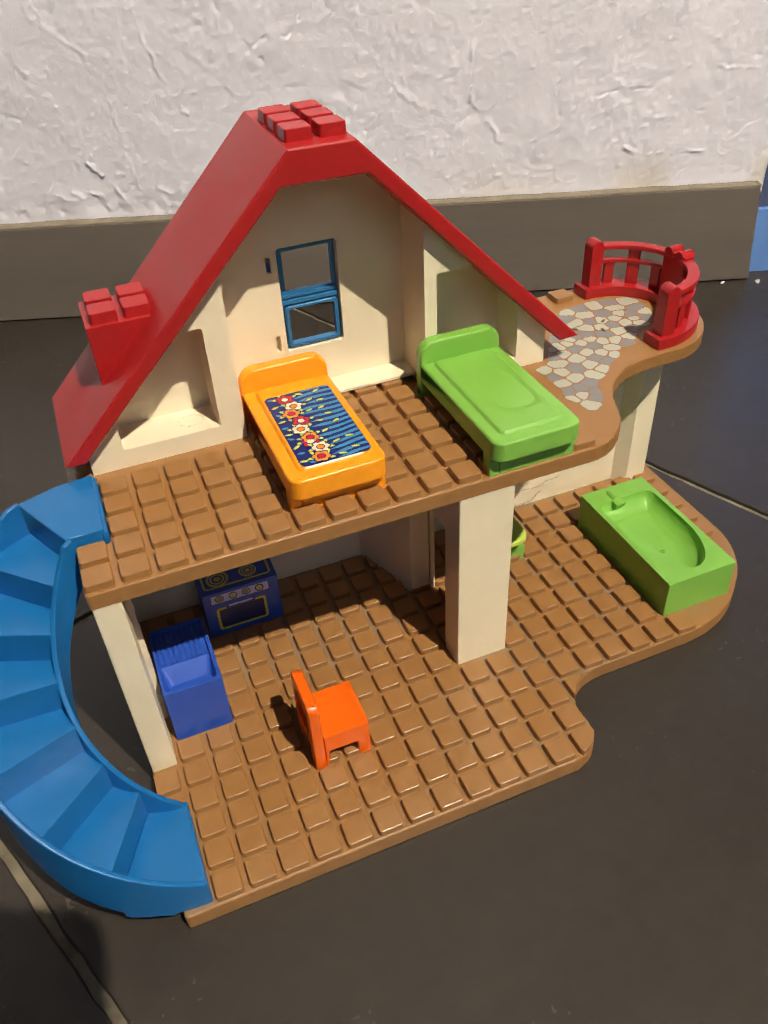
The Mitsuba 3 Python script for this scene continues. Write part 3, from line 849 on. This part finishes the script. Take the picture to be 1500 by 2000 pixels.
for k, ((cu, cv), pc, cc) in enumerate(FL):
    a0 = rng.uniform(0, 1)
    lv = [ell(cu + 0.14 * math.cos(a0 + q), cv + 0.14 * math.sin(a0 + q) / AR, 0.055, 0.03, a0 + q, True) for q in (0.2, 1.2, 2.9, 3.8, 5.4)]
    pet = unary_union([ell(cu + 0.072 * math.cos(a0 + q * math.pi / 3), cv + 0.072 * math.sin(a0 + q * math.pi / 3) / AR, 0.056, 0.047, a0 + q * math.pi / 3) for q in range(6)])
    fat = unary_union([ell(cu + 0.072 * math.cos(a0 + q * math.pi / 3), cv + 0.072 * math.sin(a0 + q * math.pi / 3) / AR, 0.070, 0.060, a0 + q * math.pi / 3) for q in range(6)])
    put_print(PB + '__flower', [(q.intersection(inner), LEAF) for q in lv] + [(fat.intersection(inner), NAVY), (pet.intersection(inner), pc), (ell(cu, cv, 0.062, 0.062, 0), NAVY), (ell(cu, cv, 0.05, 0.05, 0), cc)], 0.012 + 0.002 * k, bedmap)

# ------------------------------------------------------------------ chair
K = 'orange_chair'
lab(K, 'small orange toy chair standing alone on the brown ground floor', 'toy chair')
KM = 'chair_orange_plastic'
bp = np.array(sbox(2.9, G1 + 0.005, 4.82, 2.78).buffer(-0.32).buffer(0.32, quad_segs=6).union(sbox(2.9, G1 + 0.005, 4.82, 2.0)).difference(sbox(3.36, -1, 4.36, 0.62)).exterior.coords)[:-1]
back = man(to_side(slab(rpoly(bp, 0.04, 2), 3.2, 3.56, 0.06, 2, rb=0.05))) - cube(3.0, 3.32, 3.25, 4.47, 1.15, 2.35)
add(K + '__backrest', back, KM, smooth=35)
sp = [(3.562, G1 + 0.005), (3.68, G1 + 0.005), (3.68, 0.52), (4.68, 0.52), (4.68, G1 + 0.005), (5.11, G1 + 0.005), (5.11, 1.3), (3.562, 1.3)]
seat = man(to_front(slab(rpoly(sp, 0.05, 3), -4.80, -2.92, 0.06, 2, rb=0.05))) - cube(3.8, 4.86, 3.25, 4.45, -1, 1.12) - cube(4.5, 5.4, 3.36, 4.36, -1, 0.62)
add(K + '__seat', seat, KM, smooth=35)

# ------------------------------------------------------------------ bathtub
BT = 'bathtub'
lab(BT, 'light green toy bathtub at the right end of the ground floor', 'bathtub')
tx0, tx1, ty0, ty1, tz = 17.27, 20.26, 3.97, 9.88, 1.4
ol = sbox(17.5, 6.5, 20.05, 9.02).buffer(-0.4).buffer(0.4, quad_segs=6).union(Polygon([(18.775 + 1.275 * math.cos(t), 6.7 + 2.32 * math.sin(t)) for t in np.linspace(math.pi, 2 * math.pi, 24)])).buffer(0.02).buffer(-0.02).convex_hull
olp = Polygon(rpoly(np.array(ol.exterior.coords)[:-1], 0.0))
bowl_pts = []
for q in np.linspace(0, 1, 14):
    a = q * math.pi / 2
    dq = 1.05 * (1 - math.cos(a)) ** 1.15; zq = tz - 0.72 * math.sin(a)
    ring = np.array(olp.buffer(-dq, quad_segs=8).exterior.coords)[:-1]
    ring = ring.copy(); ring[:, 1] -= 0.25 * q ** 2 * np.clip((ring[:, 1] - 6) / 3, 0, 1) * 1.4
    bowl_pts.append(np.c_[ring, np.full(len(ring), zq)])
bowl_pts.append(bowl_pts[0] + [0, 0, 0.5])
bowl = m3.Manifold.hull_points(np.vstack(bowl_pts))
tub = man(rbox(tx0, tx1, ty0, ty1, G1 + 0.005, tz, 0.03, 0.04)) - bowl
add(BT + '__basin', tub, 'green_plastic', smooth=38)
fa = m3.Manifold.hull(cube(18.2, 18.62, 8.66, 9.2, tz - 0.06, tz + 0.004) + cube(18.3, 18.52, 9.0, 9.2, tz - 0.66, tz - 0.6)) \
    + m3.Manifold.hull(man(trimesh.creation.icosphere(2, 0.17).apply_translation([18.41, 9.46, tz - 0.04])) + man(trimesh.creation.icosphere(2, 0.17).apply_translation([18.41, 9.12, tz - 0.04])))
add(BT + '__faucet', fa, 'green_plastic', smooth=40)
dr_ = trimesh.creation.torus(0.075, 0.022, major_sections=20, minor_sections=8).apply_translation([18.75, 6.2, tz - 0.705])
add(BT + '__drain', dr_, 'green_plastic', smooth=True)

# ------------------------------------------------------------------ toilet
TO = 'toilet'
lab(TO, 'small green toy toilet with lime lid half hidden behind the middle pillar', 'toilet')
add(TO + '__base', rbox(12.4, 14.25, 9.08, 11.2, G1 + 0.005, 0.42, 0.04, 0.05), 'green_plastic')
add(TO + '__bowl', rbox(12.7, 13.95, 9.2, 11.0, 0.42, 1.02, 0.03, 0.4), 'green_plastic')
lid = rpoly([(12.35, 8.55), (14.2, 8.55), (14.2, 10.9), (12.35, 10.9)], 0.55, 6)
add(TO + '__lid', slab(lid, 1.02, 1.27, 0.07, 3, rb=0.05), 'lime_plastic', smooth=40)

# ------------------------------------------------------------------ sink
SK = 'blue_sink'
lab(SK, 'dark blue toy kitchen sink with ribbed drainer beside the left pillar', 'sink')
sx0, sx1, sy0, sy1, sz = -0.74, 1.19, 5.93, 8.95, 2.12
sb = man(rbox(sx0, sx1, sy0, sy1, G1 + 0.005, sz, 0.035, 0.05))
sb = sb - man(rbox(sx0 + 0.09, sx1 - 0.13, sy0 + 0.13, sy1 - 0.1, sz - 0.14, sz + 0.5, 0.01, 0.10))
basin = m3.Manifold.hull_points(np.vstack([np.c_[rpoly(rect(sx0 + 0.1, sx1 - 0.14, sy0 + 0.14, 7.28), 0.1), np.full(len(rpoly(rect(sx0 + 0.1, sx1 - 0.14, sy0 + 0.14, 7.28), 0.1)), z)] for z in (sz - 0.10, sz + 0.2)] +
                                          [np.c_[rpoly(rect(sx0 + 0.22, sx1 - 0.26, sy0 + 0.24, 6.8), 0.2), np.full(len(rpoly(rect(sx0 + 0.22, sx1 - 0.26, sy0 + 0.24, 6.8), 0.2)), sz - 0.62)]]))
sb = sb - basin
add(SK + '__basin', sb, 'dark_blue_plastic', smooth=30)
for k in range(9):
    xr = sx0 + 0.19 + k * 0.182
    add(SK + '__drainer_rib', tube([(xr, 7.30, sz - 0.205), (xr, 7.9, sz - 0.195), (xr, 8.78, sz - 0.185)], 0.098, 10), 'dark_blue_plastic', smooth=True)
add(SK + '__drain', trimesh.creation.torus(0.09, 0.025, major_sections=18, minor_sections=8).apply_translation([0.25, 6.5, sz - 0.61]), 'dark_blue_plastic', smooth=True)

# ------------------------------------------------------------------ stove
SV = 'blue_stove'
lab(SV, 'dark blue toy stove with printed burners and oven door under the upper floor', 'stove')
vx0, vx1, vy0, vy1, vz = 1.36, 4.24, 10.05, 12.0, 1.94
add(SV + '__body', rbox(vx0, vx1, vy0, vy1, G1 + 0.005, vz, 0.03, 0.04), 'dark_blue_plastic')
YEL, PALE, DK, MID = (0.58, 0.50, 0.04), (0.48, 0.52, 0.80), (0.012, 0.013, 0.03), (0.30, 0.30, 0.22)


def frontmap(p, z): return np.c_[p[:, 0], np.full(len(p), vy0 - 0.006 - z), p[:, 1]]
def topmap(p, z): return np.c_[p[:, 0], p[:, 1], np.full(len(p), vz + 0.005 + z)]


def rr(x0, x1, y0, y1, r): return sbox(x0, y0, x1, y1).buffer(-r).buffer(r, quad_segs=5)
def rng_(x, y, r0, r1): return Point(x, y).buffer(r1, quad_segs=8).difference(Point(x, y).buffer(r0, quad_segs=8))


oven = rr(1.78, 3.68, 0.03, 1.14, 0.12)
put_print(SV + '__oven_door', [(oven, (0.012, 0.02, 0.10)), (oven.difference(rr(1.88, 3.58, 0.13, 1.04, 0.07)), YEL), (sbox(2.17, 1.02, 3.27, 1.2), (0.018, 0.045, 0.30)), (rr(2.26, 3.18, 1.11, 1.2, 0.044), PALE)], 0.0, frontmap)
kn = [(sbox(1.68, 1.41, 3.84, 1.79), PALE)]
for k, x in enumerate((1.99, 2.50, 3.0, 3.5)):
    kn += [(Point(x, 1.605).buffer(0.165), DK), (rng_(x, 1.605, 0.0, 0.125), (0.42, 0.40, 0.26)), (Point(x, 1.605).buffer(0.075), DK if k % 2 == 0 else (0.55, 0.5, 0.4)), (Point(x, 1.605).buffer(0.045), (0.30, 0.28, 0.10))]
put_print(SV + '__knob_panel', kn, 0.0, frontmap)
hob = rr(1.52, 4.08, 10.28, 11.9, 0.15)
put_print(SV + '__hob', [(hob.difference(rr(1.6, 4.0, 10.36, 11.82, 0.1)), YEL)], 0.0, topmap)
for x, y, r in ((2.12, 10.75, 0.42), (3.28, 10.75, 0.33), (2.12, 11.5, 0.3), (3.28, 11.45, 0.36)):
    put_print(SV + '__burner', [(rng_(x, y, r * 0.8, r), YEL), (rng_(x, y, r * 0.5, r * 0.66), YEL), (Point(x, y).buffer(r * 0.3), YEL)], 0.001, topmap)

# ------------------------------------------------------------------ stray hairs
hr = np.random.default_rng(5)
for k in range(15):
    x = hr.uniform(11.8, 15.8); z = hr.uniform(-0.1, 0.9)
    a = hr.uniform(0, 6.3); p = []
    q = np.array([x, 11.98 - hr.uniform(0, 0.1), z])
    for i in range(16):
        p.append(q.copy()); a += hr.uniform(-0.55, 0.65)
        q = q + 0.19 * np.array([math.cos(a), -0.1 * hr.random(), math.sin(a) * 0.8]); q[2] = max(q[2], 0.02); q[1] = min(q[1], 12.02)
    add('hair_tuft__%03d' % (k + 1) if k else 'hair_tuft', tube(p, 0.009, 4), 'hair_keratin', smooth=True)
lab('hair_tuft', 'fine loose hairs caught on the lower back wall', 'hair', kind='stuff')
a = np.linspace(0.3, 6.9, 40)
add('hair', tube(np.c_[2.55 + 0.42 * np.cos(a), 11.2 + 0.36 * np.sin(a) + 0.02 * a, 8.512 + 0 * a], 0.0028, 4), 'hair_keratin', smooth=True)
lab('hair', 'single curled hair lying in the left attic niche', 'hair')


# crumbs on the printed stones
for k, (x, y) in enumerate(((18.98, 12.18), (18.55, 11.55), (17.62, 12.05))):
    q = trimesh.creation.icosphere(1, 1.0); q.vertices *= (0.14, 0.05, 0.03); q.vertices += (meshkit.noise(q.vertices * 9 + k, 4)[:, None] - 0.5) * 0.03
    q.apply_transform(trimesh.transformations.rotation_matrix(0.5 + k, [0, 0, 1]))
    key = add('crumb', q.apply_translation([x, y, TOP + 0.035]), 'hair_keratin', smooth=True)
    lab(key, ('dark crumb on the printed stones nearest the railing', 'largest dark crumb on the printed stones', 'dark crumb on the printed stones nearest the roof tip')[k], 'crumb', group='crumbs on the balcony stones')

# the phone the picture is taken with: out of view behind the viewpoint, placed to throw the shadow at the lower left
ax, ay, az = RIGHT, DOWN, FWD
sh = np.array([-4.15, 1.35, -ZS]); dl = LAMP - sh
tt = ((CAM - sh) @ FWD - 1.8) / (dl @ FWD)
cu, cv = (sh + dl * tt - CAM) @ RIGHT, (sh + dl * tt - CAM) @ DOWN
ph = slab(rpoly(rect(cu - 14, cu, cv, cv + 7.0), 0.95, 6), 0, 0.55, 0.12, 2, rb=0.12)
v = ph.vertices
ph.vertices = CAM + v[:, :1] * ax + v[:, 1:2] * ay - (v[:, 2:3] + 1.3) * az
add('phone', ph, 'black_plastic')
lab('phone', 'black phone out of view just behind the viewpoint, shading the lower left floor', 'phone')

# bits of plaster by the chipped skirting end, and the pale blue upright surface beyond it
for k, (p, r, txt) in enumerate((((41.35, 26.75), 0.2, 'white plaster crumb touching the chipped skirting corner'), ((39.3, 27.6), 0.15, 'white plaster crumb on the floor just left of the skirting corner'))):
    q = trimesh.creation.icosphere(1, r); q.vertices *= (1, 0.7, 0.55); q.vertices += (meshkit.noise(q.vertices * 5 + k, 6)[:, None] - 0.5) * 0.12
    key = add('plaster_crumb', q.apply_translation([p[0], p[1] - 0.25, -ZS + r * 0.4]), 'wall_plaster', smooth=True)
    lab(key, txt, 'plaster crumb', group='plaster crumbs on the floor')
v = rbox(49.42, 62, -1.7, -1.25, -ZS + 0.02, 3.3, 0.05, 0.05)
vv = v.vertices; v.vertices = wall_pt(vv[:, 0], vv[:, 2], -vv[:, 1])
v.invert()
add('blue_surface', v, 'pale_blue')
lab('blue_surface', 'pale blue upright surface just beyond the chipped right end of the skirting', 'board')
plastic('pale_blue', (0.12, 0.26, 0.62), rough=0.5, var=0)
